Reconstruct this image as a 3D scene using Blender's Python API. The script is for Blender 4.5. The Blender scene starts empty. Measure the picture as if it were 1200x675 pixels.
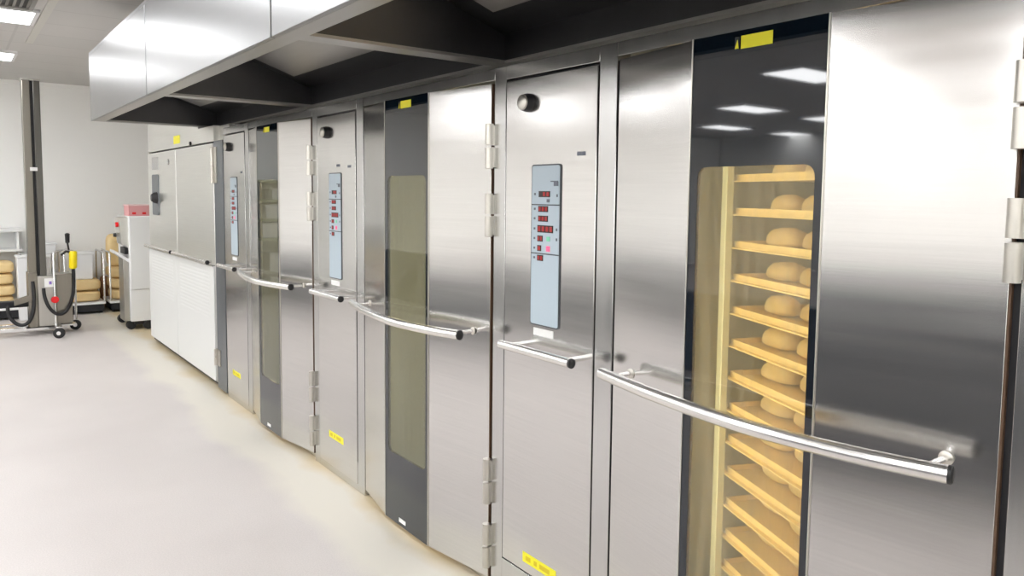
import bpy, bmesh, math, random
from mathutils import Vector, Matrix
random.seed(7)
SC = bpy.context.scene
COL = SC.collection
PI = math.pi

# ------------------------------------------------------------------ materials
def mat(name, col, rough=.5, metal=0.0, emis=None, estr=0.0, spec=None, ior=None):
    m = bpy.data.materials.new(name); m.use_nodes = True
    b = m.node_tree.nodes['Principled BSDF']
    b.inputs['Base Color'].default_value = (*col, 1)
    b.inputs['Roughness'].default_value = rough
    b.inputs['Metallic'].default_value = metal
    if ior: b.inputs['IOR'].default_value = ior
    if emis:
        b.inputs['Emission Color'].default_value = (*emis, 1)
        b.inputs['Emission Strength'].default_value = estr
    return m

def nodes(m): return m.node_tree.nodes, m.node_tree.links

def brushed(name, col, rough=.25, grain=(3, 3, 220), bump=.03, var=.06, smudge=.05):
    """brushed stainless steel: fine streaks along the grain plus broad smudges"""
    m = mat(name, col, rough, 1.0)
    N, L = nodes(m); b = N['Principled BSDF']
    tc = N.new('ShaderNodeTexCoord'); mp = N.new('ShaderNodeMapping')
    mp.inputs['Scale'].default_value = grain
    L.new(tc.outputs['Object'], mp.inputs['Vector'])
    n = N.new('ShaderNodeTexNoise'); n.inputs['Scale'].default_value = 1.0; n.inputs['Detail'].default_value = 4
    L.new(mp.outputs['Vector'], n.inputs['Vector'])
    n2 = N.new('ShaderNodeTexNoise'); n2.inputs['Scale'].default_value = 1.0; n2.inputs['Detail'].default_value = 4
    mpr = N.new('ShaderNodeMapping'); mpr.inputs['Scale'].default_value = tuple(.8 if g < 20 else g * .12 for g in grain)
    L.new(tc.outputs['Object'], mpr.inputs['Vector']); L.new(mpr.outputs['Vector'], n2.inputs['Vector'])
    r = N.new('ShaderNodeMapRange')
    r.inputs['To Min'].default_value = rough - smudge; r.inputs['To Max'].default_value = rough + smudge
    L.new(n2.outputs['Fac'], r.inputs['Value']); L.new(r.outputs['Result'], b.inputs['Roughness'])
    mx = N.new('ShaderNodeMix'); mx.data_type = 'RGBA'
    mx.inputs['A'].default_value = (*[c * (1 - var) for c in col], 1)
    mx.inputs['B'].default_value = (*[min(1, c * (1 + var)) for c in col], 1)
    L.new(n.outputs['Fac'], mx.inputs['Factor']); L.new(mx.outputs['Result'], b.inputs['Base Color'])
    if bump:
        mp2 = N.new('ShaderNodeMapping'); mp2.inputs['Scale'].default_value = tuple(g * 3 for g in grain)
        L.new(tc.outputs['Object'], mp2.inputs['Vector'])
        n3 = N.new('ShaderNodeTexNoise'); n3.inputs['Scale'].default_value = 1.0
        L.new(mp2.outputs['Vector'], n3.inputs['Vector'])
        bp = N.new('ShaderNodeBump'); bp.inputs['Strength'].default_value = bump; bp.inputs['Distance'].default_value = .001
        L.new(n3.outputs['Fac'], bp.inputs['Height']); L.new(bp.outputs['Normal'], b.inputs['Normal'])
    return m

def pane_mat(name, tint, rough=.0):
    m = bpy.data.materials.new(name); m.use_nodes = True
    N, L = nodes(m); N.remove(N['Principled BSDF'])
    t = N.new('ShaderNodeBsdfTransparent'); t.inputs['Color'].default_value = (*tint, 1)
    g = N.new('ShaderNodeBsdfGlossy'); g.inputs['Roughness'].default_value = rough
    lw = N.new('ShaderNodeLayerWeight'); lw.inputs['Blend'].default_value = .5      # Schlick reflectance, same from both sides
    pw = N.new('ShaderNodeMath'); pw.operation = 'POWER'; pw.inputs[1].default_value = 5
    f = N.new('ShaderNodeMath'); f.operation = 'MULTIPLY_ADD'; f.inputs[1].default_value = .96; f.inputs[2].default_value = .04
    L.new(lw.outputs['Facing'], pw.inputs[0]); L.new(pw.outputs[0], f.inputs[0])
    mx = N.new('ShaderNodeMixShader')
    L.new(f.outputs[0], mx.inputs['Fac']); L.new(t.outputs[0], mx.inputs[1]); L.new(g.outputs[0], mx.inputs[2])
    # thin film of steam and grease, streaked vertically
    tc = N.new('ShaderNodeTexCoord'); mp = N.new('ShaderNodeMapping'); mp.inputs['Scale'].default_value = (1, 30, 2.2)
    L.new(tc.outputs['Object'], mp.inputs['Vector'])
    n = N.new('ShaderNodeTexNoise'); n.inputs['Scale'].default_value = 1; n.inputs['Detail'].default_value = 3
    L.new(mp.outputs['Vector'], n.inputs['Vector'])
    r = N.new('ShaderNodeMapRange'); r.inputs['From Min'].default_value = .3; r.inputs['From Max'].default_value = .75
    r.inputs['To Min'].default_value = .05; r.inputs['To Max'].default_value = .19
    L.new(n.outputs['Fac'], r.inputs['Value'])
    df = N.new('ShaderNodeBsdfDiffuse'); df.inputs['Color'].default_value = (.80, .81, .74, 1)
    tl = N.new('ShaderNodeBsdfTranslucent'); tl.inputs['Color'].default_value = (.80, .81, .74, 1)
    hz = N.new('ShaderNodeMixShader'); hz.inputs['Fac'].default_value = .5
    L.new(df.outputs[0], hz.inputs[1]); L.new(tl.outputs[0], hz.inputs[2])
    m2 = N.new('ShaderNodeMixShader')
    L.new(r.outputs['Result'], m2.inputs['Fac']); L.new(mx.outputs[0], m2.inputs[1]); L.new(hz.outputs[0], m2.inputs[2])
    L.new(m2.outputs[0], N['Material Output'].inputs['Surface'])
    return m

M = {}
M['steel'] = brushed('brushed_steel', (.655, .648, .633), .175, (2, 2, 160), .012, .07, .07)
M['frame'] = brushed('frame_steel', (.60, .60, .59), .22, (160, 160, 3), .03)
M['pale_steel'] = brushed('pale_steel', (.86, .855, .815), .33, (2, 2, 120), .03)
M['dark_steel'] = brushed('dark_edge_steel', (.22, .24, .26), .35, (60, 60, 2), .02)
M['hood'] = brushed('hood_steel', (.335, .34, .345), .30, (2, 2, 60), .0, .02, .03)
M['hood_rim'] = brushed('hood_rim_steel', (.50, .49, .47), .34, (30, 2, 2), .02)
M['hood_inside'] = brushed('greasy_hood_steel', (.115, .115, .12), .38, (3, 3, 3), .0, .15, .08)  # inside of the hood, darker than its outer steel
M['polished'] = mat('polished_tube', (.84, .83, .81), .27, 1.0)
M['hinge'] = mat('hinge_steel', (.62, .60, .55), .30, 1.0)
M['black_glass'] = mat('black_glass', (.003, .007, .013), .03, 0, ior=1.5)
M['black_glass'].node_tree.nodes['Principled BSDF'].inputs['Coat Weight'].default_value = .5
M['pane'] = pane_mat('oven_window_pane', (.73, .745, .655))
M['black'] = mat('black_plastic', (.012, .012, .013), .4)
M['gasket'] = mat('dark_gasket', (.01, .01, .012), .6)
M['seal'] = mat('brown_seal', (.10, .055, .03), .5)
M['shelf_green'] = mat('grey_green_shelf', (.42, .45, .32), .5)
M['rubber'] = mat('black_rubber', (.015, .015, .016), .6)
M['yellow'] = mat('yellow_sticker', (.84, .78, .02), .4)
M['yellow_grip'] = mat('yellow_grip', (.95, .75, .0), .4)
M['white_tag'] = mat('white_tag', (.9, .9, .88), .5)
M['display'] = mat('display_foil', (.50, .60, .67), .35)
M['display_edge'] = mat('display_edge', (.07, .08, .09), .4)
M['red'] = mat('red_readout', (.28, .012, .015), .35, emis=(1, .05, .04), estr=.12)
M['dark_readout'] = mat('dark_readout', (.03, .02, .02), .35)
M['green_lamp'] = mat('green_lamp', (.25, .75, .5), .4)
M['pink_lamp'] = mat('pink_lamp', (.9, .12, .25), .4, emis=(1, .1, .25), estr=.4)
M['print'] = mat('grey_print', (.16, .18, .22), .5)
M['chamber'] = mat('chamber_lining', (.42, .43, .375), .45, .2)
M['lamp_warm'] = mat('warm_lamp', (1, .8, .5), .4, emis=(1, .72, .36), estr=8)
M['tray'] = mat('baking_tray_metal', (.84, .66, .38), .42, .2)
M['rack'] = mat('rack_steel', (.64, .68, .68), .4, .3)
M['red_button'] = mat('red_button', (.75, .01, .015), .35)
M['white_paint'] = mat('white_machine_paint', (.86, .87, .86), .4)
M['white_plastic'] = mat('white_plastic', (.85, .86, .86), .45)
M['chrome'] = mat('chrome_post', (.80, .80, .80), .2, 1.0)
M['mast'] = brushed('mast_steel', (.27, .25, .215), .32, (60, 60, 2), .02)
M['mast_dark'] = brushed('mast_dark_steel', (.15, .145, .13), .34, (60, 60, 2), .02)
M['mast_light'] = brushed('mast_light_steel', (.50, .485, .45), .36, (60, 60, 2), .02)
M['cart_black'] = mat('cart_black', (.012, .013, .016), .6)
M['red_box'] = mat('pale_red_cloth', (.75, .38, .38), .7)
M['light'] = mat('light_diffuser', (1, 1, 1), .5, emis=(.975, .985, 1), estr=11.5)
M['light_frame'] = mat('light_frame', (.8, .8, .8), .5)
M['trim'] = mat('ceiling_trim', (.66, .65, .60), .6)
M['louvre'] = mat('white_panel', (.72, .73, .71), .42)
M['vent'] = mat('vent_metal', (.28, .27, .25), .5)
M['wall'] = mat('wall_paint', (.95, .95, .925), .6)
M['partition'] = mat('partition_paint', (.09, .095, .11), .5)
M['partition_light'] = mat('grey_partition_paint', (.22, .225, .235), .5)
M['door_paint'] = mat('door_paint', (.5, .5, .5), .5)

def bread():
    m = mat('bread_crust', (.75, .58, .32), .6)
    N, L = nodes(m); b = N['Principled BSDF']
    tc = N.new('ShaderNodeTexCoord'); n = N.new('ShaderNodeTexNoise'); n.inputs['Scale'].default_value = 22
    L.new(tc.outputs['Object'], n.inputs['Vector'])
    r = N.new('ShaderNodeValToRGB')
    r.color_ramp.elements[0].color = (.74, .56, .30, 1); r.color_ramp.elements[1].color = (.92, .82, .60, 1)
    L.new(n.outputs['Fac'], r.inputs['Fac']); L.new(r.outputs['Color'], b.inputs['Base Color'])
    return m
M['bread'] = bread()

def sack():
    m = mat('paper_sack', (.72, .55, .30), .7)
    N, L = nodes(m); b = N['Principled BSDF']
    tc = N.new('ShaderNodeTexCoord'); n = N.new('ShaderNodeTexNoise'); n.inputs['Scale'].default_value = 7; n.inputs['Detail'].default_value = 4
    L.new(tc.outputs['Object'], n.inputs['Vector'])
    r = N.new('ShaderNodeValToRGB')
    r.color_ramp.elements[0].color = (.70, .48, .20, 1); r.color_ramp.elements[1].color = (.90, .72, .40, 1)
    L.new(n.outputs['Fac'], r.inputs['Fac']); L.new(r.outputs['Color'], b.inputs['Base Color'])
    bp = N.new('ShaderNodeBump'); bp.inputs['Strength'].default_value = .4
    L.new(n.outputs['Fac'], bp.inputs['Height']); L.new(bp.outputs['Normal'], b.inputs['Normal'])
    return m
M['sack'] = sack()
M['sack_dark'] = mat('brown_sack', (.28, .13, .06), .7)

def floor_mat():
    m = mat('vinyl_floor', (.78, .74, .72), .42)
    N, L = nodes(m); b = N['Principled BSDF']
    tc = N.new('ShaderNodeTexCoord')
    n = N.new('ShaderNodeTexNoise'); n.inputs['Scale'].default_value = 1.3; n.inputs['Detail'].default_value = 5
    L.new(tc.outputs['Object'], n.inputs['Vector'])
    sp = N.new('ShaderNodeTexNoise'); sp.inputs['Scale'].default_value = 160; sp.inputs['Detail'].default_value = 2
    L.new(tc.outputs['Object'], sp.inputs['Vector'])
    base = N.new('ShaderNodeValToRGB')
    base.color_ramp.elements[0].position = .3; base.color_ramp.elements[0].color = (.62, .578, .558, 1)
    base.color_ramp.elements[1].position = .7; base.color_ramp.elements[1].color = (.675, .633, .612, 1)
    L.new(n.outputs['Fac'], base.inputs['Fac'])
    spm = N.new('ShaderNodeMix'); spm.data_type = 'RGBA'; spm.blend_type = 'MULTIPLY'; spm.inputs['Factor'].default_value = .35
    spr = N.new('ShaderNodeMapRange'); spr.inputs['From Min'].default_value = .35; spr.inputs['From Max'].default_value = .65
    spr.inputs['To Min'].default_value = .78; spr.inputs['To Max'].default_value = 1.1
    L.new(sp.outputs['Fac'], spr.inputs['Value'])
    L.new(base.outputs['Color'], spm.inputs['A']); L.new(spr.outputs['Result'], spm.inputs['B'])
    # cream strip with a noisy edge along the ovens
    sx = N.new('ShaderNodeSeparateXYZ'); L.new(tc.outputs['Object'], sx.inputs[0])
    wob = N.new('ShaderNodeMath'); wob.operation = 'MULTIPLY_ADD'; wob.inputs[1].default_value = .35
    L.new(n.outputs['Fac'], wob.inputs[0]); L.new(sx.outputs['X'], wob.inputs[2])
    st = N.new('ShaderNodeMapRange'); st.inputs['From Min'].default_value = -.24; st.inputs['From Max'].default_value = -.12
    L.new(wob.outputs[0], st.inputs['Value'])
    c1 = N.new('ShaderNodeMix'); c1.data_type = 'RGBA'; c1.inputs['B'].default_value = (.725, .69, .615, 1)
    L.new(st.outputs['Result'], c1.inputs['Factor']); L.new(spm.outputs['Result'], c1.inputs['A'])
    # yellow-brown grease stain along the oven plinths
    n4 = N.new('ShaderNodeTexNoise'); n4.inputs['Scale'].default_value = 2.2; n4.inputs['Detail'].default_value = 3
    L.new(tc.outputs['Object'], n4.inputs['Vector'])
    w2 = N.new('ShaderNodeMath'); w2.operation = 'MULTIPLY_ADD'; w2.inputs[1].default_value = .28
    L.new(n4.outputs['Fac'], w2.inputs[0]); L.new(sx.outputs['X'], w2.inputs[2])
    s2 = N.new('ShaderNodeMapRange'); s2.inputs['From Min'].default_value = .02; s2.inputs['From Max'].default_value = .16
    s2.inputs['To Max'].default_value = .75
    L.new(w2.outputs[0], s2.inputs['Value'])
    c2 = N.new('ShaderNodeMix'); c2.data_type = 'RGBA'; c2.inputs['B'].default_value = (.64, .50, .27, 1)
    L.new(s2.outputs['Result'], c2.inputs['Factor']); L.new(c1.outputs['Result'], c2.inputs['A'])
    L.new(c2.outputs['Result'], b.inputs['Base Color'])
    return m
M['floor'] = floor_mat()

def ceiling_mat():
    m = mat('ceiling_tiles', (.66, .65, .63), .8)
    N, L = nodes(m); b = N['Principled BSDF']
    tc = N.new('ShaderNodeTexCoord'); br = N.new('ShaderNodeTexBrick')
    br.offset = 0; br.inputs['Scale'].default_value = 1
    br.inputs['Brick Width'].default_value = 1.2; br.inputs['Row Height'].default_value = .6
    br.inputs['Mortar Size'].default_value = .012
    br.inputs['Color1'].default_value = (.64, .625, .605, 1); br.inputs['Color2'].default_value = (.62, .61, .59, 1)
    br.inputs['Mortar'].default_value = (.57, .56, .54, 1)
    L.new(tc.outputs['Object'], br.inputs['Vector']); L.new(br.outputs['Color'], b.inputs['Base Color'])
    return m
M['ceiling'] = ceiling_mat()

# ------------------------------------------------------------------ geometry helpers
class MB:
    def __init__(s): s.bm = bmesh.new()
    def quadbox(s, vs):
        v = [s.bm.verts.new(p) for p in vs]
        for f in ((3, 2, 1, 0), (4, 5, 6, 7), (0, 1, 5, 4), (1, 2, 6, 5), (2, 3, 7, 6), (3, 0, 4, 7)):
            s.bm.faces.new([v[i] for i in f])
        return s
    def box(s, x0, x1, y0, y1, z0, z1):
        return s.quadbox([(x0, y0, z0), (x1, y0, z0), (x1, y1, z0), (x0, y1, z0), (x0, y0, z1), (x1, y0, z1), (x1, y1, z1), (x0, y1, z1)])
    def prism(s, pts, z0, z1):
        a = [s.bm.verts.new((x, y, z0)) for x, y in pts]; b = [s.bm.verts.new((x, y, z1)) for x, y in pts]
        s.bm.faces.new(a[::-1]); s.bm.faces.new(b); n = len(pts)
        for i in range(n): s.bm.faces.new((a[i], a[(i + 1) % n], b[(i + 1) % n], b[i]))
        return s
    def poly_extrude(s, pts, d):
        d = Vector(d)
        a = [s.bm.verts.new(p) for p in pts]; b = [s.bm.verts.new(Vector(p) + d) for p in pts]
        s.bm.faces.new(a[::-1]); s.bm.faces.new(b); n = len(pts)
        for i in range(n): s.bm.faces.new((a[i], a[(i + 1) % n], b[(i + 1) % n], b[i]))
        return s
    def tube(s, path, r, n=16, radii=None):
        path = [Vector(p) for p in path]; rings = []
        up = None
        for i, p in enumerate(path):
            t = (path[min(i + 1, len(path) - 1)] - path[max(i - 1, 0)]).normalized()
            if up is None:
                up = Vector((0, 0, 1)) if abs(t.z) < .9 else Vector((1, 0, 0))
            u = (up - t * up.dot(t)).normalized(); w = t.cross(u); up = u
            rr = radii[i] if radii else r
            rings.append([s.bm.verts.new(p + (u * math.cos(2 * PI * k / n) + w * math.sin(2 * PI * k / n)) * rr) for k in range(n)])
        for a, b in zip(rings, rings[1:]):
            for k in range(n):
                f = s.bm.faces.new((a[k], a[(k + 1) % n], b[(k + 1) % n], b[k])); f.smooth = True
        s.bm.faces.new(rings[0][::-1]); s.bm.faces.new(rings[-1])
        return s
    def lathe(s, prof, origin, axis, n=28):
        """prof: (distance along axis, radius)"""
        o = Vector(origin); a = Vector(axis).normalized()
        return s.tube([o + a * d for d, r in prof], 0, n, [r for d, r in prof]) if False else s._lathe(prof, o, a, n)
    def _lathe(s, prof, o, a, n):
        u = a.orthogonal().normalized(); w = a.cross(u); rings = []
        for d, r in prof:
            rings.append([s.bm.verts.new(o + a * d + (u * math.cos(2 * PI * k / n) + w * math.sin(2 * PI * k / n)) * r) for k in range(n)])
        for A, B in zip(rings, rings[1:]):
            for k in range(n):
                f = s.bm.faces.new((A[k], A[(k + 1) % n], B[(k + 1) % n], B[k])); f.smooth = True
        s.bm.faces.new(rings[0][::-1]); s.bm.faces.new(rings[-1])
        return s
    def ellipsoid(s, c, r, e=1.0, seg=20, rings=12, fn=None):
        """superellipsoid-ish blob"""
        def sp(v, p): return math.copysign(abs(v) ** p, v)
        R = []
        for i in range(1, rings):
            ph = -PI / 2 + PI * i / rings
            R.append([(sp(math.cos(ph), e) * sp(math.cos(2 * PI * k / seg), e), sp(math.cos(ph), e) * sp(math.sin(2 * PI * k / seg), e), sp(math.sin(ph), e)) for k in range(seg)])
        def V(p):
            q = Vector((c[0] + p[0] * r[0], c[1] + p[1] * r[1], c[2] + p[2] * r[2]))
            return s.bm.verts.new(fn(q) if fn else q)
        rv = [[V(p) for p in ring] for ring in R]
        bt = V((0, 0, -1)); tp = V((0, 0, 1))
        for A, B in zip(rv, rv[1:]):
            for k in range(seg):
                f = s.bm.faces.new((A[k], A[(k + 1) % seg], B[(k + 1) % seg], B[k])); f.smooth = True
        for k in range(seg):
            f = s.bm.faces.new((bt, rv[0][(k + 1) % seg], rv[0][k])); f.smooth = True
            f = s.bm.faces.new((tp, rv[-1][k], rv[-1][(k + 1) % seg])); f.smooth = True
        return s
    def build(s, name, m, parent=None, bevel=0.0, loc=None, rotz=None):
        bmesh.ops.recalc_face_normals(s.bm, faces=s.bm.faces)
        me = bpy.data.meshes.new(name); s.bm.to_mesh(me); s.bm.free()
        me.materials.append(m); me.set_sharp_from_angle(angle=math.radians(38))
        o = bpy.data.objects.new(name, me); COL.objects.link(o)
        if parent: o.parent = parent
        if loc: o.location = loc
        if rotz is not None: o.rotation_euler = (0, 0, rotz)
        if bevel:
            b = o.modifiers.new('bevel', 'BEVEL'); b.width = bevel; b.segments = 2; b.limit_method = 'ANGLE'
        return o

def tag(o, label, cat, group=None, kind=None):
    o['label'] = label; o['category'] = cat
    if group: o['group'] = group
    if kind: o['kind'] = kind
    return o

def thing(name, label, cat, loc=(0, 0, 0), rotz=0.0, group=None):
    o = bpy.data.objects.new(name, None); COL.objects.link(o)
    o.empty_display_size = .1
    o.location = loc; o.rotation_euler = (0, 0, rotz)
    return tag(o, label, cat, group)

def struct(o): o['kind'] = 'structure'; return o

def copy_tree(o, parent=None):
    c = o.copy(); COL.objects.link(c)
    if parent is not None: c.parent = parent
    for ch in list(o.children): copy_tree(ch, c)
    return c

def rrect(y0, y1, z0, z1, r, n=6):
    """rounded rectangle in (y, z)"""
    P = []
    for cy, cz, a0 in ((y1 - r, z1 - r, 0), (y0 + r, z1 - r, 90), (y0 + r, z0 + r, 180), (y1 - r, z0 + r, 270)):
        for i in range(n + 1):
            a = math.radians(a0 + 90 * i / n); P.append((cy + r * math.cos(a), cz + r * math.sin(a)))
    return P

# ------------------------------------------------------------------ room
CEIL = 3.1
YB = 12.1
XL, YN, XR = -14.0, -5.0, 1.75
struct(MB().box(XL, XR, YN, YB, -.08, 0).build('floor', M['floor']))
struct(MB().box(XL, XR, YN, YB, CEIL, CEIL + .1).build('ceiling', M['ceiling']))
struct(MB().box(XL, XR, YB, YB + .1, 0, CEIL).build('wall_back', M['wall']))
struct(MB().box(XR, XR + .1, YN, YB, 0, CEIL).build('wall_right', M['wall']))
struct(MB().box(XL - .1, XL, YN, YB, 0, CEIL).build('wall_left', M['wall']))
struct(MB().box(XL, XR, YN - .1, YN, 0, CEIL).build('wall_front', M['wall']))
# pale strip of ceiling trim that runs beside the light panels, and the coving over the back wall
struct(MB().box(-1.08, -1.02, YN, 8.9, CEIL - .012, CEIL).build('trim_1', M['trim']))
struct(MB().box(XL, XR, YB - .03, YB, CEIL - .05, CEIL).build('trim_2', M['wall']))
# unseen low walls, added for the dark band mirrored in the steel
struct(MB().box(-4.1, -3.95, 2.6, YB - 1.2, 0, .75).build('wall_partition', M['partition_light']))
struct(MB().box(-2.95, -2.8, -2.6, 2.3, 0, 1.22).build('trim_3', M['partition']))

# ------------------------------------------------------------------ ceiling lights and vent
def ceiling_light(x, y, label, grp):
    t = thing('ceiling_light', label, 'ceiling light', (x, y, CEIL), 0, grp)
    MB().box(-.57, .57, -.27, .27, -.022, -.012).build('diffuser', M['light'], t)
    f = MB()
    f.box(-.60, .60, -.30, -.27, -.03, 0).box(-.60, .60, .27, .30, -.03, 0).box(-.60, -.57, -.27, .27, -.03, 0).box(.57, .60, -.27, .27, -.03, 0)
    f.box(-.57, .57, -.27, .27, -.012, 0)
    f.build('frame', M['light_frame'], t)
    return t
LX = [-1.70 - 2.4 * i for i in range(6)]
LY = [-4.4, -2.0, .35, 2.7, 5.05, 7.55, 9.87]
for i, x in enumerate(LX):
    for j, y in enumerate(LY):
        if i == 0 and j == 5: lab = 'bright rectangular ceiling light panel beside the dark vent, nearer of two at upper left'
        elif i == 0 and j == 6: lab = 'small bright ceiling light panel near the back wall, farther of two at upper left'
        else: lab = 'bright rectangular ceiling light panel elsewhere on the ceiling, seen only as a reflection'
        g = None if (i == 0 and j >= 5) else 'ceiling light panels mirrored in the ovens'
        ceiling_light(x, y, lab, g)
t = thing('ceiling_vent', 'dark slatted air vent in the ceiling beside the bright light panel', 'vent', (-1.5, 6.95, CEIL))
MB().box(-.33, .33, -.27, .27, -.006, 0).build('backing', M['black'], t)
f = MB(); f.box(-.35, .35, -.29, -.26, -.02, 0).box(-.35, .35, .26, .29, -.02, 0).box(-.35, -.32, -.26, .26, -.02, 0).box(.32, .35, -.26, .26, -.02, 0)
f.build('frame', M['vent'], t)
for k in range(14):
    xk = -.30 + k * .046
    MB().quadbox([(xk, -.26, -.016), (xk + .022, -.26, -.008), (xk + .022, .26, -.008), (xk, .26, -.016), (xk, -.26, -.013), (xk + .022, -.26, -.005), (xk + .022, .26, -.005), (xk, .26, -.013)]).build('slat', M['vent'], t)

# ------------------------------------------------------------------ rack ovens
PITCH = 1.8725
Y0 = .616
DW = 1.16          # door width
JA, JB = .395, .806  # facet joints
BOW = .06
ZB, ZT = .04, 2.092
def facet(y0, x0, y1, x1, z0, z1, th):
    """upright slab whose front runs from (x0,y0) to (x1,y1) in plan"""
    return [(x0, y0), (x1, y1), (x1 + th, y1), (x0 + th, y0)]

def sticker(parent, x, yc, zc, w, h, m=None):
    s = MB().box(x - .0015, x, yc - w / 2, yc + w / 2, zc - h / 2, zc + h / 2).build('warning_sticker', m or M['yellow'], parent)
    s['label'] = 'yellow warning sticker'
    return s

def make_oven():
    o = thing('rack_oven', '', 'oven')
    # --- carcass: posts, header, sides, back (one welded frame)
    f = MB()
    f.box(0, .06, -.094, -.018, 0, 2.15)                    # right post
    f.box(0, .06, 1.168, 1.252, 0, 2.15)                    # post between door and service panel
    f.box(0, .06, -.018, 1.168, ZT + .012, 2.15)            # header above door
    f.box(0, .06, 1.252, 1.7785, ZT + .006, 2.15)           # header above service panel
    f.box(.0, .06, 1.252, 1.7785, 0, .165)                  # plinth under service panel
    f.box(.02, .06, -.018, 1.168, 0, .034)                  # sill under door
    f.build('frame', M['frame'], o, .002)
    g = MB()
    g.box(.06, 1.55, -.094, -.06, 0, 2.15).box(.06, 1.55, 1.225, 1.245, 0, 2.15)
    g.box(1.53, 1.55, -.06, 1.7785, 0, 2.15).box(.06, 1.53, -.06, 1.7785, 2.12, 2.15)
    g.build('casing', M['pale_steel'], o)
    # --- baking chamber
    c = MB()
    c.box(.06, 1.50, -.05, -.03, .0, 2.11).box(.06, 1.50, 1.19, 1.21, .0, 2.11)
    c.box(1.50, 1.52, -.05, 1.21, .0, 2.11).box(.06, 1.50, -.03, 1.19, 2.09, 2.11).box(.06, 1.50, -.03, 1.19, .0, .03)
    c.build('chamber', M['chamber'], o)
    for yl in (.02, 1.14): MB().tube([(.10, yl, .15), (.10, yl, 2.0)], .014, 12).build('chamber_lamp', M['lamp_warm'], o)  # left tube added to light the tray edges
    # --- dark gap around door (gasket) behind the leaf
    k = MB()
    k.box(.012, .05, -.018, .02, ZB, ZT).box(.012, .05, 1.14, 1.168, ZB, ZT)
    k.box(.012, .05, .02, 1.14, ZT - .04, ZT).box(.012, .05, .02, 1.14, ZB, ZB + .05)
    k.build('door_gasket', M['gasket'], o)
    # --- door leaf: two steel facets bowed outwards
    d = MB()
    d.prism([(-BOW, JB + .002), (0, DW - .001), (.010, DW - .001), (-BOW + .03, JB + .002)], ZB, ZT)
    d.prism([(0, .004), (-BOW, JA - .002), (-BOW + .03, JA - .002), (.010, .004)], ZB, ZT)
    door = d.build('door', M['steel'], o, .0015)
    MB().box(.0005, .012, -.001, .0035, ZB, ZT).build('door_seal', M['seal'], door)  # narrow brown line down the hinge edge of the door
    # --- glass facet: black printed border with an opening
    wy0, wy1, wz0, wz1 = JA + .022, JB - .028, .385, 1.733
    inner = rrect(wy0, wy1, wz0, wz1, .03)
    g = bmesh.new()
    # ring between rectangle and rounded opening, with thickness
    outer = []
    y0, y1, z0, z1 = JA, JB, ZB, ZT
    cy, cz = (wy0 + wy1) / 2, (wz0 + wz1) / 2
    for (iy, iz) in inner:   # project each inner point outward to the rectangle
        outer.append((y1 if iy > cy else y0, z1 if iz > cz else z0))
    def ringv(P, x): return [g.verts.new((x, a, b)) for a, b in P]
    n = len(inner)
    corners = [(y1, z1), (y0, z1), (y0, z0), (y1, z0)]
    for x in (-BOW - .002, -BOW + .010):
        iv = ringv(inner, x); ov = ringv(corners, x)
        per = n // 4
        for q in range(4):
            seg = iv[q * per:(q + 1) * per]
            for a, b in zip(seg, seg[1:]): g.faces.new((ov[q], a, b))
            g.faces.new((ov[q], iv[(q + 1) * per - 1], iv[((q + 1) * per) % n], ov[(q + 1) % 4]))
        if x < -BOW: fi, fo = iv, ov
        else:
            for q in range(n): g.faces.new((fi[q], fi[(q + 1) % n], iv[(q + 1) % n], iv[q]))
            for q in range(4): g.faces.new((fo[q], fo[(q + 1) % 4], ov[(q + 1) % 4], ov[q]))
    mb = MB(); mb.bm.free(); mb.bm = g
    glass = mb.build('glass_surround', M['black_glass'], o)
    p = MB(); p.poly_extrude([(-BOW - .001, a, b) for a, b in rrect(wy0 - .004, wy1 + .004, wz0 - .004, wz1 + .004, .032)], (.005, 0, 0))
    p.build('window_pane', M['pane'], glass)
    # thin bright edge strips either side of the glass
    e = MB(); e.box(-BOW - .004, -BOW + .012, JB - .001, JB + .003, ZB, ZT).box(-BOW - .004, -BOW + .012, JA - .003, JA + .001, ZB, ZT)
    e.build('edge_trim', M['hinge'], door)
    s = sticker(glass, -BOW - .002, .597, 2.060, .096, .034); s['label'] = 'yellow hot surface sticker at the top of the glass'
    MB().poly_extrude([(-BOW - .0042, .664, 2.043), (-BOW - .0042, .650, 2.043), (-BOW - .0042, .650, 2.076), (-BOW - .0042, .664, 2.076)], (.002, 0, 0)).build('pictogram_plate', M['black'], glass)
    MB().poly_extrude([(-BOW - .0052, .663, 2.045), (-BOW - .0052, .651, 2.045), (-BOW - .0052, .655, 2.068)], (.001, 0, 0)).build('pictogram', M['yellow'], glass)
    MB().box(-BOW - .0035, -BOW - .002, .60, .665, .058, .078).build('rating_tag', M['white_tag'], glass)
    # --- bowed handle
    ctrl = [(1.115, -.095), (.87, -.150), (.60, -.186), (.44, -.190), (.23, -.164), (.05, -.118)]
    path = []
    def cr(p0, p1, p2, p3, t):
        return tuple(.5 * ((2 * p1[i]) + (-p0[i] + p2[i]) * t + (2 * p0[i] - 5 * p1[i] + 4 * p2[i] - p3[i]) * t * t + (-p0[i] + 3 * p1[i] - 3 * p2[i] + p3[i]) * t ** 3) for i in (0, 1))
    C2 = [ctrl[0]] + ctrl + [ctrl[-1]]
    for i in range(1, len(C2) - 2):
        for q in range(8):
            path.append(cr(C2[i - 1], C2[i], C2[i + 1], C2[i + 2], q / 8))
    path.append(ctrl[-1])
    HZ = 1.078
    path = [(x, y, HZ) for y, x in path]
    h = MB().tube(path, .0195, 18).build('door_handle', M['polished'], o)
    for a, b in ((path[-1], path[-2]),):
        v = (Vector(a) - Vector(b)).normalized()
        MB().lathe([(-.003, .0203), (.004, .0203), (.007, .016)], a, v, 18).build('end_cap', M['black'], h)
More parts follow.
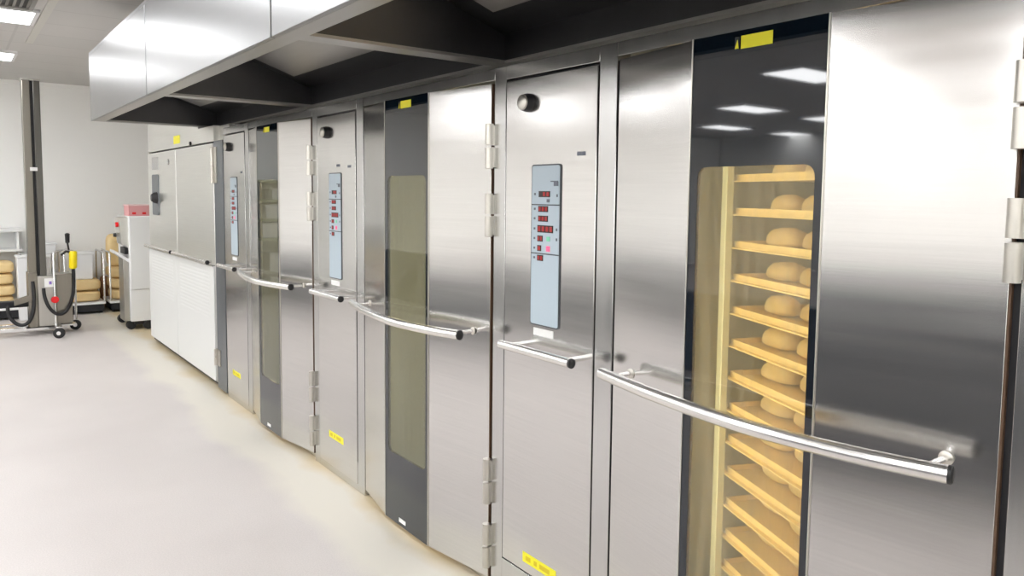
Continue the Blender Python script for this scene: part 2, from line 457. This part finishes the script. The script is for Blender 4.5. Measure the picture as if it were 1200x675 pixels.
    for yy, xs, xd in ((1.06, -.108, -.012), (.10, -.134, -.012)):
        MB().tube([(xd, yy, HZ), (xs, yy, HZ)], .008, 12).build('bracket', M['polished'], h)
        MB().lathe([(0, .016), (.004, .016), (.006, .013)], (xd - .006 if yy > .5 else xd - .004, yy, HZ), (-1, 0, 0), 18).build('rosette', M['hinge'], h)
    # --- hinges
    for z0, z1 in ((1.754, 1.932), (1.480, 1.654), (.368, .558), (.094, .281)):
        hg = MB(); zm = (z0 + z1) / 2
        hg.tube([(-.016, -.006, z0), (-.016, -.006, zm - .005)], .0165, 16).tube([(-.016, -.006, zm + .005), (-.016, -.006, z1)], .0165, 16)
        hg.box(-.014, .014, -.02, .003, z0 + .006, zm - .004).box(-.014, .014, -.02, .003, zm + .004, z1 - .006)
        hg.build('hinge', M['hinge'], o)
    # --- service panel with controls
    sp = MB().box(-.002, .03, 1.258, 1.7725, .172, 2.087).build('service_panel', M['steel'], o, .002)
    MB().box(.016, .035, 1.252, 1.7785, .165, 2.095).build('panel_gap', M['gasket'], sp)
    dz0, dz1, dy0, dy1 = 1.161, 1.763, 1.436, 1.604
    MB().poly_extrude([(-.006, a, b) for a, b in rrect(dy0, dy1, dz0, dz1, .012)], (.005, 0, 0)).build('control_bezel', M['display_edge'], o)
    disp = MB().poly_extrude([(-.0075, a, b) for a, b in rrect(dy0 + .005, dy1 - .005, dz0 + .005, dz1 - .005, .009)], (.003, 0, 0)).build('control_display', M['display'], o)
    X = -.0085
    def rd(name, yf, zf, w, hh, m):  # yf: fraction across from the left as seen, zf: fraction down
        yc = dy1 - yf * (dy1 - dy0); zc = dz1 - zf * (dz1 - dz0)
        return MB().box(X - .001, X + .002, yc - w / 2, yc + w / 2, zc - hh / 2, zc + hh / 2).build(name, m, disp)
    rd('divider', .5, .247, .158, .004, M['display_edge']); rd('divider', .5, .548, .158, .004, M['display_edge'])
    for zf, y0f, y1f, hh in ((.182, .28, .66, .022), (.273, .27, .60, .022), (.332, .27, .60, .022), (.395, .25, .78, .027), (.455, .25, .43, .022), (.515, .25, .38, .022), (.575, .25, .45, .022)):
        w = (y1f - y0f) * (dy1 - dy0)
        dark = zf > .44
        rd('readout', (y0f + y1f) / 2, zf, w, hh, M['dark_readout'])
        nd = max(1, int(round(w / .020)))
        for q in range(nd):
            if (q == 0 and nd > 1 and zf < .2) : continue
            MB().box(X - .0022, X - .001, dy1 - (y0f * (dy1 - dy0)) - (q + .82) * w / nd, dy1 - (y0f * (dy1 - dy0)) - (q + .2) * w / nd,
                     dz1 - zf * (dz1 - dz0) - hh * .33, dz1 - zf * (dz1 - dz0) + hh * .33).build('digit', M['red'], disp)
    rd('indicator', .62, .455, .017, .017, M['green_lamp']); rd('indicator', .62, .515, .020, .020, M['pink_lamp'])
    rd('emblem', .86, .12, .024, .016, M['print']); rd('emblem', .80, .105, .040, .004, M['print'])
    rd('indicator', .60, .222, .014, .012, M['print'])
    for zf in (.19, .395, .455): rd('symbol', .90, zf, .006, .010, M['print'])
    for zf in (.182, .273, .332, .395, .455, .515, .575): rd('symbol', .14, zf, .008, .008, M['print'])
    MB().box(-.004, -.002, 1.470, 1.585, 1.122, 1.150).build('name_tag', M['white_tag'], o)
    for yy in (1.345, 1.322): MB().box(-.004, -.002, yy - .009, yy + .009, 1.788, 1.802).build('small_label', M['print'], o)
    kb = MB().lathe([(0, .035), (.010, .035), (.024, .031), (.028, .030)], (-.002, 1.632, 1.995), (-1, 0, 0)).build('alarm_knob', M['black'], o)
    MB().lathe([(0, .0285), (.006, .0275), (.009, .021)], (-.030, 1.632, 1.995), (-1, 0, 0)).build('knob_cap', M['hinge'], kb)
    s = sticker(o, -.002, 1.535, .231, .20, .040)
    for yy, w in ((1.60, .03), (1.555, .018), (1.50, .06)):
        MB().box(-.0042, -.0034, yy - w / 2, yy + w / 2, .222, .240).build('print', mat('amber_print', (.66, .52, .01), .5) if 'amber' not in M else M['amber'], s)
    ph = MB().tube([(-.085, 1.684, 1.078), (-.085, 1.276, 1.078)], .0165, 18).build('panel_handle', M['polished'], o)
    MB().lathe([(-.003, .0172), (.004, .0172), (.007, .013)], (-.085, 1.276, 1.078), (0, -1, 0), 18).build('end_cap', M['black'], ph)
    for yy in (1.64, 1.32): MB().tube([(-.001, yy, 1.078), (-.085, yy, 1.078)], .010, 12).build('bracket', M['polished'], ph)
    return o
M['amber'] = mat('amber_print', (.66, .52, .01), .5)
ov = make_oven()
OV = [ov] + [copy_tree(ov) for _ in range(2)]
LAB = ['stainless rack oven nearest the camera, bread racks glowing behind its dark glass door',
       'middle stainless rack oven, tall pale olive window with an empty chamber',
       'farthest stainless rack oven with slim window, beside the pale cabinet']
for k, o in enumerate(OV):
    if k:   # these two ovens show no second lamp
        lp = [c for c in o.children if c.name.startswith('chamber_lamp')]
        bpy.data.objects.remove(lp[1])
        # and their service panels run down to the floor
        sp = [c for c in o.children if c.name.startswith('service_panel')][0]
        for c in list(sp.children): bpy.data.objects.remove(c)
        bpy.data.objects.remove(sp)
        sp = MB().box(-.003, .03, 1.258, 1.7725, .04, 2.087).build('service_panel', M['steel'], o, .002)
        MB().box(.016, .035, 1.252, 1.7785, .165, 2.095).build('panel_gap', M['gasket'], sp)
    if k == 1:
        for yy in (1.490, 1.467): MB().box(-.005, -.003, yy - .009, yy + .009, 1.796, 1.810).build('small_label', M['print'], o)
    o.location = (0, Y0 + k * PITCH, 0); o['label'] = LAB[k]; o['group'] = 'row of stainless rack ovens'

# warm lamps and added left lights inside the chambers
def area(name, loc, rot, sx, sy, e, col):
    l = bpy.data.lights.new(name, 'AREA'); l.shape = 'RECTANGLE'; l.size = sx; l.size_y = sy; l.energy = e; l.color = col
    o = bpy.data.objects.new(name, l); COL.objects.link(o); o.location = loc; o.rotation_euler = rot
    return o
for k, e, e2 in ((0, 16, 7), (1, 5, 2), (2, 1.2, .7)):
    # lamp on the right jamb; left light added to brighten the tray edges
    cl = (1, .72, .38) if k == 0 else (1, .86, .62)
    for yy, sy, ee in ((.07, .83, e), (1.09, -.83, e2)):
        o = area('chamber_light', (.125, Y0 + k * PITCH + yy, 1.08), (0, 0, 0), .05, 1.8, ee, cl if sy > 0 else (1, .82, .50))
        d = Vector((.55, sy, 0)); o.rotation_euler = d.to_track_quat('-Z', 'Y').to_euler()

# ------------------------------------------------------------------ racks, trays and loaves
def make_rack(label, loc, rz, n, dz, z0, W=.30, L=.40, H=1.86):
    t = thing('oven_rack', label, 'rack', loc, rz)
    for sx in (-1, 1):
        for sy in (-1, 0, 1):
            if sy == 0: continue
            MB().box(sx * W - .014, sx * W + .014, sy * L - .018, sy * L + .018, .09, H).build('upright', M['rack'], t, .003)
    for sy in (-1, 1):
        MB().box(-W + .014, W - .014, sy * L - .015, sy * L + .015, H - .04, H).box(-W + .014, W - .014, sy * L - .015, sy * L + .015, .10, .14).build('crossbar', M['rack'], t)
    r = MB()
    for k in range(n):
        z = z0 + k * dz
        for sx in (-1, 1): r.box(sx * (W - .026) - .012, sx * (W - .026) + .012, -L - .017, L + .017, z - .012, z - .008)
    r.build('tray_runners', M['tray'], t)
    for sx in (-1, 1):
        for sy in (-1, 1):
            w = MB(); w.tube([(sx * W - .012, sy * L, .065), (sx * W + .012, sy * L, .065)], .034, 18)
            w.build('castor', M['rubber'], t)
    return t
def tray_mesh(W, L):
    b = MB(); b.box(-W, W, -L, L, 0, .004)
    h = .022
    b.box(-W, -W + .004, -L, L, .004, h).box(W - .004, W, -L, L, .004, h).box(-W + .004, W - .004, -L, -L + .004, .004, h).box(-W + .004, W - .004, L - .004, L, .004, h)
    return b
RZ = -math.radians(24)
RC = (.541, 1.172, .03)
NT, DZ, ZR = 15, .1165, .17
ORD = ['lowest', 'second', 'third', 'fourth', 'fifth', 'sixth', 'seventh', 'eighth', 'ninth', 'tenth', 'eleventh', 'twelfth', 'thirteenth', 'fourteenth', 'fifteenth']
make_rack('tall wheeled rack of bread trays behind the window of the nearest oven', RC, RZ, NT, DZ, ZR)
tray0 = tag(tray_mesh(.268, .40).build('baking_tray', M['tray']), '', 'tray')
def loaf_mesh():
    def fn(q):
        if q.z < 0: q.z *= .35
        a = q.y / .085
        q.z += .003 * math.sin(a * 14) * (1 if q.z > .02 else 0)
        return q
    return MB().ellipsoid((0, 0, 0), (.050, .088, .052), .85, 18, 10, fn)
loaf0 = tag(loaf_mesh().build('bread_loaf', M['bread']), '', 'bread')
ca, sa = math.cos(RZ), math.sin(RZ)
first_t = first_l = True
for k in range(NT):
    z = RC[2] + ZR + k * DZ - .008
    tr = tray0 if first_t else tray0.copy()
    if not first_t: COL.objects.link(tr)
    first_t = False
    tr.location = (RC[0], RC[1], z); tr.rotation_euler = (0, 0, RZ)
    nm = 'topmost' if k == NT - 1 else (ORD[k] if k == 0 else ORD[k] + ' lowest')
    tr['label'] = 'flat tray of loaves in the nearest oven, %s in its rack' % nm; tr['group'] = 'bread trays in the nearest oven'
    for a in (-1, 1):
        for b in range(4):
            lf = loaf0 if first_l else loaf0.copy()
            if not first_l: COL.objects.link(lf)
            first_l = False
            lx = a * .13 + random.uniform(-.01, .01); ly = -.29 + b * .193 + random.uniform(-.008, .008)
            lf.location = (RC[0] + lx * ca - ly * sa, RC[1] + lx * sa + ly * ca, z + .0225)
            s = random.uniform(.92, 1.06); lf.scale = (s, s, random.uniform(.9, 1.0)); lf.rotation_euler = (0, 0, RZ + random.uniform(-.12, .12))
            lf['label'] = 'golden loaf on the %s tray of the nearest oven' % nm; lf['group'] = 'loaves on the %s tray' % nm
# ------------------------------------------------------------------ extraction hood
t = thing('extraction_hood', 'long stainless steel extraction hood hanging above the row of ovens', 'hood', (0, 0, 2.2))
HX0, HX1 = -.82, .25
HY = [.45, 2.70, 4.765, 6.84]
for i in range(3):
    y0, y1 = HY[i] + (.008 if i else 0), HY[i + 1] - .008
    if i == 2: y1 = HY[3]
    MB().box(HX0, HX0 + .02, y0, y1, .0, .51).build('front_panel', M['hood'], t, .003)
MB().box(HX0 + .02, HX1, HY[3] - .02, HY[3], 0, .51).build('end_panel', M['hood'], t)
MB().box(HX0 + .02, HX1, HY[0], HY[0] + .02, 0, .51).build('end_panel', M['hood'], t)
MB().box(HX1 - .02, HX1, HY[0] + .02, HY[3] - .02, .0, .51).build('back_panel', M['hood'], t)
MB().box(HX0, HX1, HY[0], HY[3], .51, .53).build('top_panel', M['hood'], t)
MB().box(HX0 + .0195, HX0 + .095, HY[0] + .02, HY[3] - .02, 0, .012).build('front_rim', M['hood_rim'], t)
MB().box(.13, HX1 - .02, HY[0] + .02, HY[3] - .02, 0, .012).build('rear_rim', M['hood_rim'], t)
for yb in (2.63, 4.715):
    MB().box(HX0 + .095, .13, yb - .05, yb + .05, 0, .012).build('cross_beam', M['hood_rim'], t)
MB().box(HX0 + .095, .13, HY[3] - .07, HY[3] - .02, 0, .012).build('cross_beam', M['hood_rim'], t)
secs = [(HY[0] + .02, 2.58), (2.68, 4.665), (4.765, HY[3] - .07)]
for y0, y1 in secs:
    c = MB(); xa, xb = HX0 + .095, .13; zb, zf, th = .115, .40, .006
    c.box(xb, xb + th, y0, y1, .012, zb)                              # rear wall
    c.box(xa - th, xa, y0, y1, .012, zf)                              # front wall
    c.quadbox([(xa, y0, zf), (xb, y0, zb), (xb, y1, zb), (xa, y1, zf), (xa, y0, zf + th), (xb, y0, zb + th), (xb, y1, zb + th), (xa, y1, zf + th)])
    for ya, yb2 in ((y0 - th, y0), (y1, y1 + th)):
        c.poly_extrude([(xa, ya, .012), (xb, ya, .012), (xb, ya, zb), (xa, ya, zf)], (0, yb2 - ya, 0))
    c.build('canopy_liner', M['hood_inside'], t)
    # baffle filter set into the sloped top
    d = Vector((xb - xa, 0, zb - zf)); n = Vector((-(zb - zf), 0, (xb - xa))).normalized() * -1
    b = MB(); A = Vector((xa, 0, zf)) + d * .22; B = Vector((xa, 0, zf)) + d * .80
    ya, yb2 = y0 + .16, y1 - .16
    P = [A, B]
    q = [Vector((A.x, ya, A.z)), Vector((B.x, ya, B.z)), Vector((B.x, yb2, B.z)), Vector((A.x, yb2, A.z))]
    b.quadbox([tuple(v) for v in q] + [tuple(v + n * .02) for v in q])
    b.build('filter_panel', M['hood_rim'], t)
for yy in (.9, 2.9, 4.95):
    MB().tube([(HX0 + .14, yy, .53), (HX0 + .14, yy, CEIL - 2.2)], .012, 10).build('hanger_rod', M['white_plastic'], t)
    MB().box(HX0 + .10, HX0 + .18, yy - .03, yy + .03, .53, .56).build('hanger_foot', M['hinge'], t)

# ------------------------------------------------------------------ pale cabinet at the end of the row
PY0 = 6.150
t = thing('proofing_cabinet', 'pale steel double door cabinet with rail handles beyond the last oven', 'cabinet', (0, PY0, 0))
YA, YM, YE = .26, 1.525, 2.74
b = MB(); b.box(.05, 1.55, .0, .73, 0, 2.19).box(.05, 1.55, .73, YE, 0, 2.5)
b.build('body', M['pale_steel'], t, .003)
MB().box(.0, .05, YA, .73, 2.06, 2.19).box(.0, .05, .73, YE, 2.06, 2.5).build('header_panel', M['pale_steel'], t, .002)
MB().box(-.004, .05, .006, YA - .004, .02, 2.06).build('hinge_post', M['dark_steel'], t, .002)
MB().box(.012, .05, YA, YE, .03, 2.055).build('door_gasket', M['gasket'], t)
dn = MB().box(-.005, .012, YA + .004, YM - .004, .06, 2.045).build('door', M['pale_steel'], t, .003)
df = MB().box(-.005, .012, YM + .004, YE, .06, 2.045).build('door', M['pale_steel'], t, .003)
for dd, ya, yb in ((dn, YA + .02, YM - .02), (df, YM + .02, YE - .02)):
    MB().box(-.020, -.005, ya - .014, yb + .014, .07, 1.035).build('lower_panel', M['louvre'], dd, .003)
    lv = MB()
    z = .58
    while z < .98:
        lv.quadbox([(-.020, ya + .12, z), (-.0225, ya + .12, z), (-.0225, yb - .12, z), (-.020, yb - .12, z), (-.020, ya + .12, z + .016), (-.0205, ya + .12, z + .014), (-.0205, yb - .12, z + .014), (-.020, yb - .12, z + .016)])
        z += .032
    lv.build('louvres', M['louvre'], dd)
    hd = MB().tube([(-.060, ya + .02, 1.065), (-.060, yb - .02, 1.065)], .017, 14).build('rail_handle', M['polished'], dd)
    MB().lathe([(-.003, .018), (.004, .018), (.007, .013)], (-.060, ya + .02, 1.065), (0, -1, 0), 14).build('end_cap', M['black'], hd) if False else None
    for yy in (ya + .10, yb - .10): lvb = MB().tube([(-.005, yy, 1.065), (-.06, yy, 1.065)], .010, 10).build('handle_bracket', M['polished'], dd)
    MB().lathe([(-.003, .018), (.004, .018), (.007, .013)], (-.060, ya + .02, 1.065), (0, -1, 0), 14).build('handle_end_cap', M['black'], dd)
    MB().box(-.03, -.005, ya - .01, yb + .01, 1.032, 1.042).build('ledge', M['frame'], dd)
for z0, z1 in ((1.72, 2.01), (.21, .345)):
    hg = MB(); zm = (z0 + z1) / 2
    hg.box(-.012, -.004, .16, .30, z0, z1); hg.tube([(-.018, .25, z0), (-.018, .25, zm - .003)], .016, 14).tube([(-.018, .25, zm + .003), (-.018, .25, z1)], .016, 14)
    hg.build('hinge', M['hinge'], t)
lk = MB(); lk.poly_extrude([(-.016, a, z) for a, z in rrect(2.24, 2.52, 1.40, 1.82, .03)], (.011, 0, 0))
lk = lk.build('latch_plate', M['dark_steel'], t)
MB().lathe([(0, .06), (.03, .055), (.055, .035)], (-.016, 2.30, 1.58), (-1, 0, 0), 20).build('latch_knob', M['black'], lk)
MB().box(-.010, -.005, 2.24, 2.52, 1.87, 2.0).build('label_plate', M['frame'], t)
MB().lathe([(0, .03), (.012, .028)], (-.005, 1.80, 1.935), (-1, 0, 0), 18).build('badge', M['frame'], t)
MB().lathe([(0, .018), (.015, .016)], (-.0, .965, 2.075), (-1, 0, 0), 14).build('button', M['black'], t)
sticker(t, .0, 1.48, 2.135, .24, .075)

# ------------------------------------------------------------------ column lift (left background)
LXO, LYO = -.90, 10.05
t = thing('column_lift', 'tall steel column lift on castors with a yellow hand grip, at far left', 'lift', (LXO, LYO, 0))
MB().box(-.15, -.075, -.07, .09, .16, 2.86).build('mast', M['mast'], t, .004)
MB().box(-.075, -.045, -.03, .07, .16, 2.86).build('mast_slot', M['black'], t)
MB().box(-.045, .02, -.07, .09, .16, 2.86).build('mast_rail', M['mast_dark'], t, .004)
MB().box(-.10, -.03, -.078, -.070, 1.86, 1.90).build('mast_label', M['white_tag'], t)
MB().box(-.16, .03, -.08, .10, 2.86, 2.88).build('mast_cap', M['mast_light'], t)
MB().box(-.165, -.075, -.11, .10, .10, .72).build('mast_cover', M['mast'], t, .004)
bx = MB().box(-.075, .105, -.13, .13, .105, .675).build('control_box', M['mast_light'], t, .006)
MB().box(.105, .265, -.10, .13, .115, .69).build('motor_housing', M['mast'], t, .006)
MB().box(-.01, .08, -.134, -.13, .55, .65).build('label_plate', M['white_tag'], bx)
MB().box(.035, .06, -.136, -.133, .58, .615).build('label_print', mat('violet_print', (.25, .15, .55), .5), bx)
MB().lathe([(0, .028), (.02, .028), (.022, .04), (.045, .038)], (.085, -.13, .405), (0, -1, 0), 18).build('stop_button', M['red_button'], bx)
MB().box(-.75, .15, -.10, -.02, .06, .105).box(-.75, .15, .16, .24, .06, .105).box(-.20, .30, -.10, .24, .085, .105).box(.06, .12, -.44, -.10, .118, .135).build('base_frame', M['chrome'], t, .004)
def castor(x, y):
    w = MB().lathe([(-.022, .05), (-.018, .058), (.018, .058), (.022, .05)], (x, y, .058), (.35, 1, 0), 22).build('castor', M['rubber'], t)
    MB().lathe([(-.026, .022), (.026, .022)], (x, y, .058), (.35, 1, 0), 16).build('hub', M['chrome'], w)
for x, y in ((.09, -.40), (.31, .10), (-.70, -.06), (-.70, .20)): castor(x, y)
MB().tube([(.33, .20, .11), (.33, .20, .86), (.31, .20, .93), (.25, .15, .95), (.12, -.08, .95), (.09, -.13, .93), (.085, -.15, .86), (.085, -.16, .13)], .013, 12).build('push_handle', M['chrome'], t)
MB().tube([(.26, .05, .95), (.25, .05, 1.03), (.25, .05, 1.04), (.25, .05, 1.14), (.25, .05, 1.15)], .012, 12, [.010, .010, .022, .026, .012]).build('lever', M['black'], t)
gp = MB().tube([(.285, -.06, .74), (.285, -.06, .76), (.29, -.06, .93), (.29, -.06, .945)], .04, 16, [.030, .042, .042, .034]).build('hand_grip', M['yellow_grip'], t)
MB().tube([(.27, -.06, .93), (.22, -.055, .945), (.17, -.055, .90)], .014, 10).build('grip_hook', M['rubber'], gp)
def bez(P, n=24):
    out = []
    for i in range(n + 1):
        u = i / n; Q = [Vector(p) for p in P]
        while len(Q) > 1: Q = [a.lerp(b, u) for a, b in zip(Q, Q[1:])]
        out.append(Q[0])
    return out
MB().tube(bez([(.285, -.06, .74), (.30, -.10, .35), (.22, -.20, .15), (.05, -.20, .10), (-.03, -.17, .40), (-.02, -.14, .54)]), .018, 10).build('cable', M['rubber'], t)
MB().tube(bez([(-.12, -.10, .62), (-.09, -.16, .25), (-.14, -.18, .02), (-.30, -.16, .10), (-.38, -.12, .22), (-.36, -.09, .36)]), .020, 10).build('cable', M['rubber'], t)
MB().box(-.62, -.165, -.06, .06, .33, .40).build('lifting_arm', M['cart_black'], t, .01)
MB().quadbox([(-.30, -.12, .36), (-.15, -.12, .40), (-.15, -.06, .40), (-.30, -.06, .36), (-.30, -.12, .42), (-.15, -.12, .47), (-.15, -.06, .47), (-.30, -.06, .42)]).build('arm_clamp', M['mast'], t)

# ------------------------------------------------------------------ white dough moulder
t = thing('dough_moulder', 'white bakery machine with a side tray and black feet against the back', 'machine', (0, 9.75, 0))
MB().box(-.06, .55, 0, .72, .10, .48).build('lower_housing', M['white_paint'], t, .006)
MB().box(-.06, .55, -.03, .72, .485, 1.35).build('upper_housing', M['white_paint'], t, .008)
MB().box(-.12, -.062, .06, .36, .10, .86).build('side_cover', M['mast_light'], t, .004)
MB().quadbox([(-.13, .04, 1.02), (-.062, .04, .98), (-.062, .36, .98), (-.13, .36, 1.02), (-.16, .04, 1.33), (-.062, .04, 1.34), (-.062, .36, 1.34), (-.16, .36, 1.33)]).build('hopper', M['pale_steel'], t)
MB().box(-.10, -.062, .06, .34, .90, .975).build('feed_slot', M['black'], t)
MB().quadbox([(-.21, .02, .92), (-.06, .02, .80), (-.06, .36, .80), (-.21, .36, .92), (-.21, .02, .95), (-.06, .02, .84), (-.06, .36, .84), (-.21, .36, .95)]).build('side_tray', M['white_plastic'], t)
MB().lathe([(0, .03), (.025, .028)], (-.155, .12, 1.25), (-1, 0, 0), 14).build('button', M['red_button'], t)
MB().lathe([(0, .025), (.03, .022)], (-.15, .28, 1.12), (-1, 0, 0), 14).build('dial', M['black'], t)
for x, y in ((-.05, .08), (.12, -.0), (.45, .06), (-.05, .65), (.45, .65)):
    MB().tube([(x, y - .03, .05), (x, y + .05, .05)], .05, 16).build('foot', M['rubber'], t)
MB().box(-.02, .5, .02, .70, .06, .10).build('base_plate', M['black'], t)
bx = thing('storage_tub', 'pale red tub with handles on top of the white bakery machine', 'tub', (.08, 10.0, 1.35))
MB().box(-.12, .12, -.14, .14, 0, .012).box(-.12, -.108, -.14, .14, .012, .12).box(.108, .12, -.14, .14, .012, .12).box(-.108, .108, -.14, -.128, .012, .12).box(-.108, .108, .128, .14, .012, .12).build('body', M['red_box'], bx, .004)
MB().box(-.128, .128, -.148, .148, .12, .135).build('rim', mat('pink_rim', (.85, .62, .62), .6), bx, .003)
for x in (-.06, .05): MB().box(x - .02, x + .02, -.147, -.14, .02, .045).build('handle', M['red_button'], bx)

# ------------------------------------------------------------------ flour carts, sacks, tubs, worktop against the back wall
def cart(label, x, y, w, d):
    t = thing('flat_cart', label, 'cart', (x, y, 0), 0, 'flat carts along the back wall')
    MB().box(-w, w, -d, d, .125, .155).build('deck', M['white_plastic'], t, .004)
    MB().box(-w + .02, w - .02, -d + .02, d - .03, .03, .125).build('chassis', M['cart_black'], t)
    for sx in (-1, 1):
        for sy in (-1, 1):
            MB().tube([(sx * (w - .05) - .015, sy * (d - .07), .042), (sx * (w - .05) + .015, sy * (d - .07), .042)], .042, 16).build('castor', M['rubber'], t)
    for sx in (-1, 1):
        MB().tube([(sx * (w - .012), -d + .012, .155), (sx * (w - .012), -d + .012, .78), (sx * (w - .012), -d + .05, .82), (sx * (w - .012), d - .05, .82), (sx * (w - .012), d - .012, .78), (sx * (w - .012), d - .012, .155)], .013, 10).build('rail', M['chrome'], t)
    return t
cart('white flat cart with two flour sacks, left of the pair by the wall', -.33, 11.65, .24, .33)
cart('white flat cart stacked with sacks, partly behind the white machine', .20, 11.65, .24, .33)
cart('white flat cart with stacked brown sacks at the far left edge', -1.42, 11.65, .40, .33)
def sack_mesh(w, d, h):
    def fn(q): return q
    return MB().ellipsoid((0, 0, h), (w, d, h), .45, 24, 10, fn)
SK0 = tag(sack_mesh(.19, .27, .075).build('flour_sack', M['sack']), '', 'sack')
fs = True
def put_sack(x, y, z, label, m=None, sc=(1, 1, 1), rot=(0, 0, 0)):
    global fs
    s = SK0 if fs else SK0.copy()
    if not fs: COL.objects.link(s)
    fs = False
    s.location = (x, y, z); s.scale = sc; s.rotation_euler = rot
    s['label'] = label; s['group'] = 'flour sacks by the back wall'
    return s
for k, nm in enumerate(('bottom', 'middle', 'top')):
    if k < 2: put_sack(-.33 + .01 * k, 11.62, .155 + k * .15, 'tan flour sack lying on the left cart, %s of two' % ('lower' if k == 0 else 'upper'), sc=(1.05, 1, 1))
    put_sack(.20 - .012 * k, 11.62, .155 + k * .15, 'tan flour sack on the cart beside the white machine, %s of three' % nm, sc=(1.05, 1, 1))
put_sack(.115, 11.62, .605, 'pale upright flour sack standing on top of the stack beside the white machine', sc=(.72, .5, 3.0))
for k, nm in enumerate(('lowest', 'second lowest', 'second highest', 'topmost')):
    put_sack(-1.33 + .015 * (k % 2), 11.60, .155 + k * .145, 'brown sack in the pile at the far left edge, %s of four' % nm, sc=(1.15, 1, .97))
bs = tag(sack_mesh(.06, .05, .22).build('brown_sack', M['sack_dark'], None, 0, (-.012, 11.95, .0)), 'small dark brown sack standing on the floor between the two flour carts', 'sack')
def tub(label, x, y, z, w, d, h, grp=None):
    t = thing('plastic_tub', label, 'tub', (x, y, z), 0, grp)
    MB().quadbox([(-w * .88, -d * .88, 0), (w * .88, -d * .88, 0), (w * .88, d * .88, 0), (-w * .88, d * .88, 0), (-w, -d, h), (w, -d, h), (w, d, h), (-w, d, h)]).build('body', M['white_plastic'], t, .01)
    MB().box(-w - .012, w + .012, -d - .012, d + .012, h, h + .02).build('lid', M['white_plastic'], t, .005)
    return t
tub('white plastic tub standing on the left flour sacks', -.32, 11.62, .455, .12, .18, .34)
tub('white tall bin in front of the far left sack pile', -1.03, 11.30, 0, .055, .14, .80)
# open shelving further left on the back wall, mirrored in the farthest oven's window
t = thing('storage_shelving', 'open grey-green shelving with tubs on the back wall, mirrored in the farthest oven window', 'shelving', (-2.75, 11.82, 0))
for x in (-.6, .6):
    for y in (-.22, .22): MB().box(x - .018, x + .018, y - .018, y + .018, 0, 2.0).build('post', M['cart_black'], t)
for z in (.20, .90, 1.20, 1.50, 1.80):
    MB().box(-.6, .6, -.24, .24, z, z + .035).build('shelf', M['shelf_green'], t)
for k, (x, z, h) in enumerate(((-.35, .935, .20), (.02, .935, .17), (.36, .935, .22), (-.2, 1.235, .18), (.3, 1.235, .2), (-.3, 1.535, .2), (.2, 1.535, .15), (-.3, .235, .5), (.25, .235, .45))):
    tub('pale plastic tub on the open shelving mirrored in the farthest oven window', -2.75 + x, 11.8, z, .13, .17, h, 'tubs on the mirrored shelving')
# white worktop behind the lift
t = thing('worktop_bench', 'white bench standing along the back wall behind the lift', 'bench', (-.75, 11.86, 0))
MB().box(-.28, .08, -.16, .2, .76, .80).build('worktop', M['white_plastic'], t, .004)
MB().box(-.27, .07, .16, .20, .08, .76).build('back_board', M['white_plastic'], t)
for x in (-.26, .06):
    for y in (-.14, .13): MB().box(x - .015, x + .015, y - .015, y + .015, 0, .76).build('leg', M['chrome'], t)
tub('white plastic tub on the bench behind the lift', -.70, 11.85, .80, .10, .12, .12)
t = thing('wall_shelf', 'white shelf on the back wall above the far left sack pile', 'shelf', (-1.6, 12.09, 1.0))
MB().box(-.5, .62, -.38, 0, .10, .14).build('board', M['white_plastic'], t, .003)
MB().box(-.5, .62, -.36, 0, -.16, -.13).build('board', M['white_plastic'], t, .003)
for x in (-.45, .57): MB().box(x - .012, x + .012, -.36, 0, -.13, .10).build('bracket', M['white_plastic'], t)

# ------------------------------------------------------------------ world, camera, view
w = bpy.data.worlds.new('World'); SC.world = w; w.use_nodes = True
w.node_tree.nodes['Background'].inputs['Color'].default_value = (1, 1, 1, 1)
w.node_tree.nodes['Background'].inputs['Strength'].default_value = .05

F, CY, YAW, PITCHA, ROLL, D = 880.0, 296.64, .6459, .0776, .0106, 1.7682
cy_, sy_ = math.cos(YAW), math.sin(YAW); cp, sp = math.cos(PITCHA), math.sin(PITCHA)
fw = Vector((sy_ * cp, cy_ * cp, -sp)); rt = Vector((cy_, -sy_, 0)); up = rt.cross(fw)
cr_, sr_ = math.cos(ROLL), math.sin(ROLL)
r2 = rt * cr_ + up * sr_; u2 = up * cr_ - rt * sr_
cam = bpy.data.cameras.new('Camera'); co = bpy.data.objects.new('Camera', cam); COL.objects.link(co)
R = Matrix((r2, u2, -fw)).transposed().to_4x4()
co.matrix_world = Matrix.Translation((-D, 0, 1.65)) @ R
cam.sensor_width = 36; cam.lens = F / 1200 * 36
cam.shift_y = (CY - 337.5) / 1200
cam.clip_start = .05
SC.camera = co
vs = SC.view_settings
vs.view_transform = 'Standard'; vs.look = 'None'; vs.gamma = 1; vs.use_curve_mapping = False
vs.exposure = 0.33
SC.cycles.max_bounces = 10; SC.cycles.glossy_bounces = 6; SC.cycles.diffuse_bounces = 5; SC.cycles.transparent_max_bounces = 12
SC.cycles.use_denoising = True
